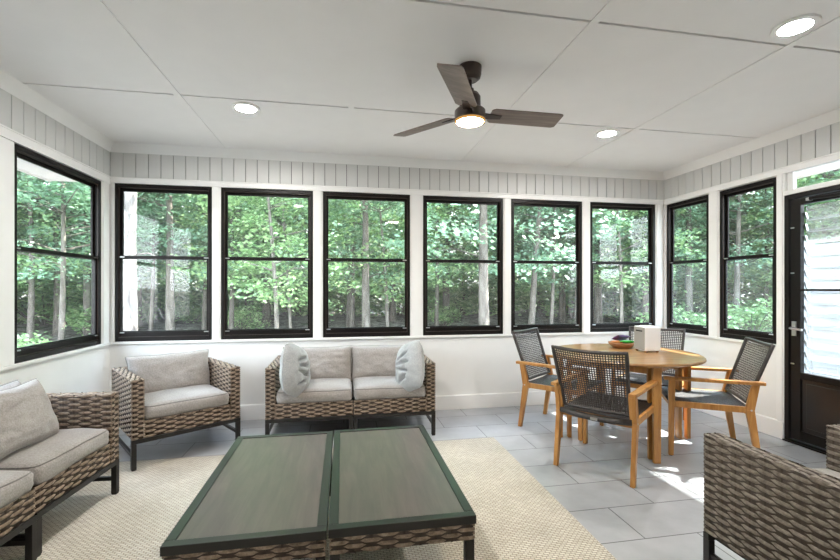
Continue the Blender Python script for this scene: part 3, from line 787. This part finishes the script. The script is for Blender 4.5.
def make_dining_chair(loc, rz, label):
    """faces local -y"""
    t = tag(empty('dining_chair', loc, rz), label, 'dining chair', 'teak and cord armchairs round the dining table')
    LX = .262
    for s in (-1, 1):                                   # bent rear legs up to the arm
        mb = MB(); x = s*LX
        prof = [(.285,0),(.225,.40),(.262,.588)]
        for (ya,za),(yb,zb),(w0,w1) in zip(prof[:-1], prof[1:], ((.034,.056),(.056,.046))):
            mb.hexa([(x-.015,ya-w0/2,za),(x+.015,ya-w0/2,za),(x+.015,ya+w0/2,za),(x-.015,ya+w0/2,za),
                     (x-.015,yb-w1/2,zb),(x+.015,yb-w1/2,zb),(x+.015,yb+w1/2,zb),(x-.015,yb+w1/2,zb)])
        lg = mb.build('leg', M['teak'], t, bevel=.002)
        mb = MB(); mb.lathe([(0,0),(.007,0),(.007,.003),(0,.003)], 12, (0,0,0)); mb.v = [(x+s*(.0155+.002*0)+s*q[2]*.5, .232+q[0], .40+q[1]) for q in mb.v]
        mb.build('bolt', M['silver'], lg)
    for s in (-1, 1):
        mb = MB(); x = s*LX
        mb.hexa([(x-.015,-.302,.004),(x+.015,-.302,.004),(x+.015,-.268,.004),(x-.015,-.268,.004),(x-.015,-.302,.588),(x+.015,-.302,.588),(x+.015,-.256,.588),(x-.015,-.256,.588)])
        lg = mb.build('leg', M['teak'], t, bevel=.002)
        mb = MB(); mb.lathe([(0,0),(.010,0),(.010,.004),(0,.004)], 12, (x,-.285,0)); mb.build('foot_cap', M['rubber'], lg)
        mb = MB(); x = s*(LX+.004)
        mb.hexa([(x-.026,-.335,.588),(x+.026,-.335,.588),(x+.024,.318,.588),(x-.024,.318,.588),(x-.026,-.335,.612),(x+.026,-.335,.612),(x+.024,.318,.612),(x-.024,.318,.612)])
        mb.build('armrest', M['teak'], t, bevel=.004)
    mb = MB()
    for s in (-1, 1): mb.beam((s*(LX-.004),.21,.398), (s*(LX-.004),-.27,.402), .022, .045)
    mb.beam((-LX+.015,-.276,.395), (LX-.015,-.276,.395), .022, .045); mb.beam((-LX+.015,.215,.385), (LX-.015,.215,.385), .022, .045)
    mb.build('seat_rail', M['teak'], t, bevel=.002)
    def seat(u, v):                                     # u across, v front to back
        x = (u-.5)*2*.247; y = -.292+v*.525
        z = .428-.022*(1-(2*u-1)**2)*math.sin(math.pi*min(1,max(0,v)))-.012*v
        return Vector((x, y, z))
    o = cord_mesh(seat, 44, 46, .0045, .0045, .0012, .0011).build('seat', M['cord'], t)
    mb = MB(); mb.tube([seat(0,0), seat(.25,0), seat(.5,0), seat(.75,0), seat(1,0)], .013, 10)
    mb.tube([Vector((seat(u,1).x, .236, .405-.020*(1-(2*u-1)**2))) for u in (0,.25,.5,.75,1)], .022, 10)
    mb.build('seat_edge', M['cord'], o, smooth=True)
    mb = MB(); mb.box(-.024,.024,.2575,.2605,.376,.394); mb.build('maker_tag', M['silver'], t)
    def back(u, v):
        hw = .222+.026*v; x = (u-.5)*2*hw
        y = .222+.150*v+.022*(1-(2*u-1)**2)*(.4+.6*v); z = .446+.434*v-.012*(1-(2*u-1)**2)*v
        return Vector((x, y, z))
    bk = cord_mesh(back, 29, 26, .0035, .0035, .0011, .0008).build('backrest', M['cord'], t)
    mb = MB()
    loop = [back(0, i/10) for i in range(11)]+[back(i/12, 1) for i in range(1, 13)]+[back(1, 1-i/10) for i in range(1, 11)]+[back(1-i/12, 0) for i in range(1, 12)]
    mb.tube(loop, .0135, 10, closed=True); mb.build('back_frame', M['cord'], bk, smooth=True)
    for s in (-1, 1):
        mb = MB(); mb.beam((s*.238,.222,.40), (s*.240,.272,.60), .018, .03, up=(0,1,0)); mb.build('back_upright', M['teak'], t, bevel=.002)
    return t
def chair_at(cx, cy, face_deg):
    f = Vector((math.cos(R(face_deg)), math.sin(R(face_deg))))       # facing
    rz = math.atan2(f.x, -f.y)
    p = Vector((cx, cy))+f*.285                                       # from the middle of the rear feet to the origin
    return (p.x, p.y, 0), rz
ch = []
l, z = chair_at(1.703, 2.69, 37.9)
proto = make_dining_chair(l, z, 'teak and charcoal cord armchair nearest the rug, its open woven back towards the viewer')
for (x, y, a, lab) in ((1.848, 3.93, -52, 'teak armchair left of the dining table under the back windows'),
                       (3.135, 2.85, 150.2, 'teak armchair right of the dining table near the door'),
                       (3.135, 3.845, 222, 'teak armchair on the far side of the dining table behind the white box')):
    o = copy_tree(proto); o.location, o.rotation_euler.z = chair_at(x, y, a); o['label'] = lab

# things on the dining table
bx = tag(empty('tabletop_box', (2.643, 3.336, .740), R(-5)), 'white boxy dispenser with a grey side standing on the dining table', 'box')
mb = MB(); mb.box(-.0725,.0725,-.0825,.0825,.014,.222); mb.build('body', M['white_plastic'], bx, bevel=.008)
mb = MB(); mb.box(-.0745,-.0725,-.077,.077,.02,.216); sd = mb.build('side_plate', M['grey_plastic'], bx)
mb = MB(); mb.box(-.0765,-.0745,-.045,.045,.178,.190); mb.build('slot', M['rubber'], sd)
mb = MB(); mb.box(-.045,.045,-.04,.04,.222,.230); mb.box(-.038,.038,-.03,.03,.230,.2315,1); mb.build('lid', [M['white_plastic'], M['grey_plastic']], bx, bevel=.001)
for sx in (-1, 1):
    for sy in (-1, 1):
        mb = MB(); mb.lathe([(0,0),(.010,0),(.012,.014),(0,.014)], 16, (sx*.054, sy*.06, 0)); mb.build('foot', M['bowl'], bx)
bc = Vector((2.572, 3.585, .740))
mb = MB(); mb.lathe([(0,.0),(.070,.0),(.082,.004),(.108,.030),(.118,.052),(.112,.054),(.100,.032),(.074,.012),(0,.010)], 48)
tag(mb.build('wooden_bowl', M['bowl'], smooth=True, loc=bc), 'shallow wooden bowl of snack packets on the dining table', 'bowl')
def packet(loc, rot, size, m, label, seed):
    mb, pp = pillow(size[0], size[1], size[2], k=3, a=.6, pinch=.03, n=14, seed=seed, wr=.003)
    o = mb.build('snack_packet', M[m], smooth=True); o.location = loc; o.rotation_euler = rot
    tag(o, label, 'packet', 'snack packets in the bowl')
packet(bc+Vector((.004,-.052,.060)), (R(78), 0, R(-12)), (.14,.075,.030), 'green_pack', 'bright green packet lying at the front of the wooden bowl', 1)
packet(bc+Vector((.005,.020,.092)), (R(62), R(6), R(10)), (.15,.10,.036), 'purple_pack', 'dark purple packet on top in the wooden bowl', 2)
packet(bc+Vector((-.055,-.020,.056)), (R(80), R(-6), R(-60)), (.11,.06,.026), 'orange_pack', 'small orange packet at the left in the wooden bowl', 3)
packet(bc+Vector((.040,.040,.058)), (R(84), 0, R(40)), (.11,.08,.026), 'blue_pack', 'pale packet at the back of the wooden bowl', 4)

# ------------------------------------------------------------------ outside
GZ = -.45
mb = MB(); g = 48; S = 60
for i in range(g):
    for j in range(g):
        def gp(i, j):
            x = -S+2*S*i/g; y = -30+2*S*j/g
            r = max(0, math.hypot(x-.8, y-2)-8)
            return (x, y, GZ+.10*noise.noise(Vector((x*.25, y*.25, 0)))*min(1, r/3)+.018*r+.20*max(0, r-22))
        n = len(mb.v); mb.v += [gp(i,j), gp(i+1,j), gp(i+1,j+1), gp(i,j+1)]; mb.f.append((n,n+1,n+2,n+3)); mb.m.append(0)
structure(mb.build('ground', M['ground'], smooth=True))
def ground_z(x, y):
    r = max(0, math.hypot(x-.8, y-2)-8)
    return GZ+.10*noise.noise(Vector((x*.25, y*.25, 0)))*min(1, r/3)+.018*r+.20*max(0, r-22)
# foundation under the room and eaves
mb = MB(); mb.box(XL-T, XR+T, YR-T, D+T, GZ-.1, -.10); structure(mb.build('trim_foundation', M['roof']))
mb = MB(); mb.box(XL-.695, XL-T, YR-T, D+.372, 2.36, 2.41); mb.box(XL-.715, XL-.695, YR-T, D+.372, 2.35, 2.55)
mb.box(XR+T, XR+.68, YR-T, D+.14, 2.40, 2.45); mb.box(XR+.68, XR+.70, YR-T, D+.14, 2.38, 2.58)
structure(mb.build('trim_eaves', M['soffit']))
mb = MB(); mb.box(XL-.72, XR+.70, YR-.3, D+.38, 2.80, 2.86); structure(mb.build('roof', M['roof']))

def leaf(mb, c, L, nrm_, ang):
    nrm_ = nrm_.normalized(); ref = Vector((1,0,0)) if abs(nrm_.x) < .9 else Vector((0,1,0))
    a = nrm_.cross(ref).normalized(); b = nrm_.cross(a)
    d = a*math.cos(ang)+b*math.sin(ang); q = nrm_.cross(d)
    n = len(mb.v); w = L*.36
    mb.v += [tuple(c-d*L*.5), tuple(c+q*w-d*L*.05+nrm_*L*.06), tuple(c+d*L*.5), tuple(c-q*w-d*L*.05+nrm_*L*.06)]
    mb.f.append((n,n+1,n+2,n+3)); mb.m.append(0)
def tree_meshes(seed, h, r0, crown_lo, crown_r, sprays, per, L, lean=0.0, bark='bark', leafm='leaf', top_r=None):
    rnd = random.Random(seed)
    tk = MB(); ph = rnd.random()*6
    path = lambda t: Vector((lean*t*h*.5+.12*math.sin(t*5+ph)*t, .10*math.cos(t*4+ph)*t, t*h))
    n = 11
    tk.tube([path(i/n)-Vector((0,0,.25 if i == 0 else 0)) for i in range(n+1)], [r0*(1.25 if i == 0 else 1)*(1-.8*(i/n)) for i in range(n+1)], 9)
    fo = MB()
    for k in range(sprays):
        z = crown_lo+(h*1.02-crown_lo)*rnd.random()**.9
        f = (z-crown_lo)/(h-crown_lo+.01)
        rr = crown_r*(.55+.45*math.sin(math.pi*min(1, .15+f*.75)))*(rnd.random()**.55)
        a = rnd.random()*6.283
        o = path(min(1, max(.02, (z-.12*rr)/h))); c = path(min(1, z/h))+Vector((math.cos(a)*rr, math.sin(a)*rr, 0)); c.z = z
        md = (o+c)/2+Vector((0,0,.10*rr))
        if k % 2 == 0: tk.tube([o, md, c], [.006+.008*rr, .005+.003*rr, .003], 4, caps=False)
        sr = rnd.uniform(.35, .75)*(crown_r/2.0)**.5
        tilt = Vector((rnd.gauss(0,.22), rnd.gauss(0,.22), 1))
        for q in range(per):
            aa = rnd.random()*6.283; dr = sr*rnd.random()**.5
            p = Vector((math.cos(aa)*dr, math.sin(aa)*dr, 0)); p.z = -(p.x*tilt.x+p.y*tilt.y)+rnd.gauss(0, .07)-.12*(dr/sr)**2
            leaf(fo, c+p, L*rnd.uniform(.6, 1.25), tilt+Vector((rnd.gauss(0,.45), rnd.gauss(0,.45), 0)), rnd.random()*6.283)
    t = empty('tree')
    tk.build('trunk', M[bark], t, smooth=True)
    fo.build('foliage', M[leafm], t)
    return t
protos = {
  'near_a': tree_meshes(1, 7.5, .085, 1.7, 2.3, 95, 95, .115, .02),
  'near_b': tree_meshes(2, 8.0, .13, 2.1, 2.5, 95, 95, .12, -.05, leafm='leaf_blue'),
  'thin_a': tree_meshes(3, 7.0, .055, 1.5, 1.9, 85, 90, .11, -.08, bark='bark_pale_thin'),
  'thin_b': tree_meshes(4, 7.5, .065, 1.9, 2.0, 85, 90, .11, .10, leafm='leaf_blue'),
  'lean':   tree_meshes(5, 7.5, .10, 2.3, 2.2, 85, 85, .11, .16, leafm='leaf_blue'),
  'far_a':  tree_meshes(6, 10., .16, 1.9, 3.1, 130, 70, .21, .02, leafm='leaf_far'),
  'far_b':  tree_meshes(7, 11., .18, .9, 3.3, 140, 70, .22, -.03, leafm='leaf_far'),
  'far_c':  tree_meshes(8, 9.5, .13, .1, 2.9, 150, 70, .20, .03, leafm='leaf'),
}
used = set()
F_, CX_, YAW = 425., 420., math.atan(77/425.)
def at_pixel(u, depth):
    a = (u-CX_)/F_; s, c = math.sin(YAW), math.cos(YAW)
    return ((s+a*c)*depth, (c-a*s)*depth)
def plant(kind, x, y, label, group, sc=1.0, rz=0.0):
    p = protos[kind]
    if kind in used: o = copy_tree(p)
    else: o = p; used.add(kind)
    o.location = (x, y, ground_z(x, y)); o.rotation_euler.z = rz; o.scale = (sc, sc, sc)
    return tag(o, label, 'tree', group)

# the great pale trunk just outside the leftmost back window
t = tag(empty('tree', (0,0,0)), 'thick sunlit pale trunk just outside the leftmost back window', 'tree')
bx_, by_ = at_pixel(127, 6.6); t.location = (bx_, by_, ground_z(bx_, by_)-.1)
mb = MB(); mb.tube([(0,0,0),(.01,0,1.2),(-.01,0,2.6),(.02,.02,4.4),(.05,0,7.5)], [.17,.135,.130,.125,.10], 18); mb.build('trunk', M['bark_pale'], t, smooth=True)
mb = MB()
for zz, a, ln in ((2.35, .1, .5), (4.2, 2.6, .5)):
    d = Vector((math.cos(a), math.sin(a)*.5, .15)); mb.tube([Vector((0,0,zz)), Vector((0,0,zz))+d*ln*.6, Vector((0,0,zz))+d*ln+Vector((0,0,-.12))], [.018,.012,.006], 6)
mb.build('branch', M['bark'], t, smooth=True)
rnd = random.Random(5); mb = MB()
for k in range(60):
    a = rnd.random()*6.28; rr = rnd.uniform(.4, 2.4); c = Vector((math.cos(a)*rr, math.sin(a)*rr, rnd.uniform(5.6, 8.5)))
    for q in range(50): leaf(mb, c+Vector((rnd.gauss(0,.35), rnd.gauss(0,.35), rnd.gauss(0,.10))), .15, Vector((rnd.gauss(0,.4), rnd.gauss(0,.4), 1)), rnd.random()*6.28)
mb.build('foliage', M['leaf'], t)

WN = ['leftmost back window', 'second back window', 'third back window', 'fourth back window', 'fifth back window', 'corner back window']
G1 = 'trees at the edge of the woods'
NEAR = [
 ('thin_b', 150, 13, 1.0, 'slim grey tree just right of the thick pale trunk outside the leftmost back window'),
 ('near_b', 171, 12, 1.0, 'sturdy dark trunked tree in the middle of the leftmost back window'),
 ('near_a', 204, 15, 1.0, 'leafy tree at the right edge of the leftmost back window'),
 ('near_a', 231, 14, 1.0, 'leafy tree at the left edge of the second back window from the left'),
 ('thin_a', 278, 9.5, 1.0, 'slender pale leaning sapling in the middle of the second back window'),
 ('thin_a', 291, 12, .9, 'second slender pale sapling, at the right of the second back window'),
 ('thin_b', 350, 13, .9, 'slim tree left of the thickest trunk in the third back window'),
 ('near_b', 367, 11, .95, 'sturdy trunked tree in the middle of the third back window'),
 ('thin_a', 388, 12, 1.0, 'pale slim tree at the right of the third back window'),
 ('near_a', 436, 16, 1.0, 'dark leafy tree at the left of the fourth back window'),
 ('near_b', 485, 9.5, 1.05, 'thick light grey trunked tree at the right of the fourth back window'),
 ('lean',   530, 12, 1.0, 'leaning tree with bent trunk in the fifth back window'),
 ('thin_b', 550, 13, 1.0, 'slim straight tree beside the leaning one in the fifth back window'),
 ('near_a', 576, 16, 1.0, 'leafy tree at the right edge of the fifth back window'),
 ('thin_a', 622, 13, 1.1, 'pale slim trunk in the back window of the right corner'),
 ('near_b', 646, 15, 1.0, 'leafy tree at the right of the back window in the right corner'),
 ('near_b', 690, 14, 1.0, 'leafy tree seen through the right wall window beside the corner'),
 ('lean',   735, 13, 1.0, 'leafy tree seen through the left half of the window next to the door'),
 ('near_a', 765, 15, 1.0, 'leafy tree seen through the right half of the window next to the door'),
 ('near_b', 1000, 0, 1.0, 'added leafy tree shading the door, close behind the near end of the white fence'),  # unseen tree, added to break up the sun coming through the door
 ('near_a', 822, 13, 1.0, 'leafy tree rising behind the white fence outside the door'),
 ('thin_b', 60, 9.5, 1.0, 'slim grey tree in the middle of the left wall window'),
 ('near_a', 30, 12, 1.0, 'leafy tree at the left of the left wall window'),
 ('near_b', 88, 14, 1.0, 'leafy tree at the right of the left wall window'),
]
rnd = random.Random(3)
for (kd, u, dep, sc, lab) in NEAR:
    x, y = at_pixel(u, dep) if dep else (8.5, 1.5); plant(kd, x, y, lab, G1, sc, rnd.random()*.8-.4)
# the woods behind, two staggered rows
def view_of(u):
    for (a, b), nm in zip(((112,216),(217,318),(319,416),(417,507),(508,586),(587,660)), WN):
        if a <= u <= b: return nm
    return 'left wall window' if u < 112 else 'right wall windows' if u < 780 else 'glass of the door' if u < 840 else 'trees out of the picture on the right'
cnt = {}; k = 0
ORD = ['first', 'second', 'third', 'fourth', 'fifth', 'sixth', 'seventh', 'eighth', 'ninth', 'tenth', 'eleventh', 'twelfth']
for row, (dist, n) in enumerate(((19, 22), (24, 22), (30, 24))):
    for i in range(n):
        ang = R(-62+(134*i+rnd.uniform(-40,40))/(n-1)); dd = dist+rnd.uniform(-1.5, 1.5)
        x, y = math.sin(ang)*dd, math.cos(ang)*dd
        dep = x*math.sin(YAW)+y*math.cos(YAW); u = CX_+F_*(x*math.cos(YAW)-y*math.sin(YAW))/dep if dep > 1 else 9999
        rown = ['near row', 'middle row', 'last row'][row]; key = (rown, view_of(u)); cnt[key] = cnt.get(key, 0)+1
        if u < -60 or u > 900: lab = 'distant leafy tree of the woods outside the picture frame'
        else: lab = '%s distant tree in the %s of woods beyond the %s' % (ORD[min(11, cnt[key]-1)], rown, key[1])
        plant(['far_a', 'far_a', 'far_b', 'far_c', 'far_c'][k % 2 if row == 0 else 2+k % 3], x, y, lab, 'distant trees of the woods', rnd.uniform(.85, 1.15), rnd.random()*6.28); k += 1
# low shrubs
def shrub_proto():
    t = empty('shrub'); fo = MB(); st = MB(); r_ = random.Random(9)
    for k in range(26):
        a = r_.random()*6.28; rr = r_.random()**.5*.75; c = Vector((math.cos(a)*rr, math.sin(a)*rr, r_.uniform(.25, 1.15)*(1-.35*rr)))
        st.tube([Vector((0,0,-.1)), c*.5+Vector((0,0,.1)), c], [.014,.009,.004], 4, caps=False)
        for q in range(55): leaf(fo, c+Vector((r_.gauss(0,.16), r_.gauss(0,.16), r_.gauss(0,.09))), r_.uniform(.07,.13), Vector((r_.gauss(0,.5), r_.gauss(0,.5), 1)), r_.random()*6.28)
    st.build('stem', M['bark'], t); fo.build('foliage', M['leaf'], t); return t
sp = shrub_proto()
SH = [(25, 7.5, .9, 'bright green shrub at the foot of the left wall window'), (100, 14, 1.2, 'shrub at the right bottom of the left wall window'),
      (140, 18, .8, 'shrub on the ground right of the thick pale trunk'), (192, 18, .9, 'shrub low in the leftmost back window near its right side'),
      (240, 15, 1.0, 'bright shrub low at the left of the second back window'), 
      
      (445, 18, .8, 'shrub low at the left of the fourth back window'), 
      
      (685, 12, 1.2, 'shrub low outside the right wall window at the corner'),
      (750, 12, 1.3, 'shrub low outside the window next to the door')]
for i, (u, dep, sc, lab) in enumerate(SH):
    o = sp if i == 0 else copy_tree(sp)
    x, y = at_pixel(u, dep); o.location = (x, y, ground_z(x, y)); o.scale = (sc,)*3; o.rotation_euler.z = i*1.7
    tag(o, lab, 'shrub', 'low shrubs outside')

c3 = {}
for i in range(24):                                      # undergrowth between the far trunks
    a = R(-44+4.6*i+rnd.uniform(-1, 1)); dd = rnd.uniform(22.5, 26)
    x, y = math.sin(a)*dd, math.cos(a)*dd; dep = x*math.sin(YAW)+y*math.cos(YAW); u = CX_+F_*(x*math.cos(YAW)-y*math.sin(YAW))/dep
    o = copy_tree(sp); o.location = (x, y, ground_z(x, y)-.1); o.scale = (2.5, 2.5, rnd.uniform(1.9, 2.5)); o.rotation_euler.z = i*2.1
    v = view_of(u); c3[v] = c3.get(v, 0)+1
    tag(o, '%s wide bush from the left among the far trunks beyond the %s' % (ORD[c3[v]-1], v) if 0 < u < 840 else 'wide bush among far trunks outside the picture', 'shrub', 'bushes among the far trunks')

# white board fence seen through the door glass
fx = 6.9; fn = tag(empty('board_fence', (fx, 3.0, ground_z(fx, 3.0))), 'white horizontal board fence outside the glazed door', 'fence')
mb = MB(); zb = 0
for i in range(13): mb.hexa([(-.012,-2.6,.06+i*.18),(.012,-2.6,.06+i*.18),(.012,2.25,.06+i*.18),(-.012,2.25,.06+i*.18),(.004,-2.6,.235+i*.18),(.016,-2.6,.235+i*.18),(.016,2.25,.235+i*.18),(.004,2.25,.235+i*.18)])
mb.build('board_panel', M['fence_white'], fn)
for yy in (-2.6, -.98, .64, 2.25):
    mb = MB(); mb.box(-.05, .05, yy-.05, yy+.05, -.2, 2.46); mb.build('post', M['fence_white'], fn, bevel=.006)
# neighbour's house far behind the trees on the left
hx, hy = at_pixel(78, 24); hs = tag(empty('neighbor_house', (hx, hy, ground_z(hx, hy)), R(38)), 'pale house glimpsed between trees through the left wall window', 'house')
mb = MB(); mb.box(-3.2, 3.2, -2.2, 2.2, -.3, 2.5); mb.build('wall', M['fence_white'], hs)
mb = MB(); mb.hexa([(-3.5,-2.5,2.45),(3.5,-2.5,2.45),(3.5,2.5,2.45),(-3.5,2.5,2.45),(-3.5,-.05,4.0),(3.5,-.05,4.0),(3.5,.05,4.0),(-3.5,.05,4.0)]); mb.build('roof', M['roof'], hs)
for xx in (-1.8, 1.5):
    mb = MB(); mb.box(xx-.45, xx+.45, -2.24, -2.19, .9, 2.0); mb.build('window', M['bronze'], hs)

# ------------------------------------------------------------------ light
w = bpy.data.worlds.new('World'); scene.world = w; w.use_nodes = True
nt = w.node_tree; bg = nt.nodes['Background']
tc = nt.nodes.new('ShaderNodeTexCoord'); sx = nt.nodes.new('ShaderNodeSeparateXYZ'); nt.links.new(tc.outputs['Generated'], sx.inputs[0])
cr = ramp(nt, sx.outputs['Z'], [(.0, (.92,.96,1,1)), (.35, (.80,.90,1,1)), (1, (.55,.72,1,1))])
nt.links.new(cr, bg.inputs[0]); bg.inputs[1].default_value = 3.1
sun = bpy.data.lights.new('Sun', 'SUN'); sun.energy = 8.5; sun.angle = R(.6); sun.color = (1,.95,.86)
so = bpy.data.objects.new('sun', sun); COL.objects.link(so)
el, az = R(46), R(7)                                     # from +x, a little from +y
dv = Vector((math.cos(el)*math.cos(az), math.cos(el)*math.sin(az), math.sin(el)))
so.rotation_euler = dv.to_track_quat('Z', 'Y').to_euler(); so.location = (12, 4, 14)

# ------------------------------------------------------------------ camera and picture
cam = bpy.data.cameras.new('Camera'); co = bpy.data.objects.new('camera', cam); COL.objects.link(co)
cam.sensor_width = 36; cam.lens = 36*425/840; cam.shift_y = 8/840; cam.clip_start = .03; cam.clip_end = 300
co.location = (0,0,1.3); co.rotation_euler = (R(90), 0, -YAW); scene.camera = co
vs = scene.view_settings; vs.view_transform = 'Standard'; vs.look = 'None'; vs.gamma = 1; vs.use_curve_mapping = False; vs.exposure = 2.65
cy = scene.cycles; cy.use_denoising = True; cy.max_bounces = 10; cy.diffuse_bounces = 6; cy.glossy_bounces = 4; cy.transparent_max_bounces = 24
cy.caustics_reflective = False; cy.caustics_refractive = False; cy.sample_clamp_indirect = 8
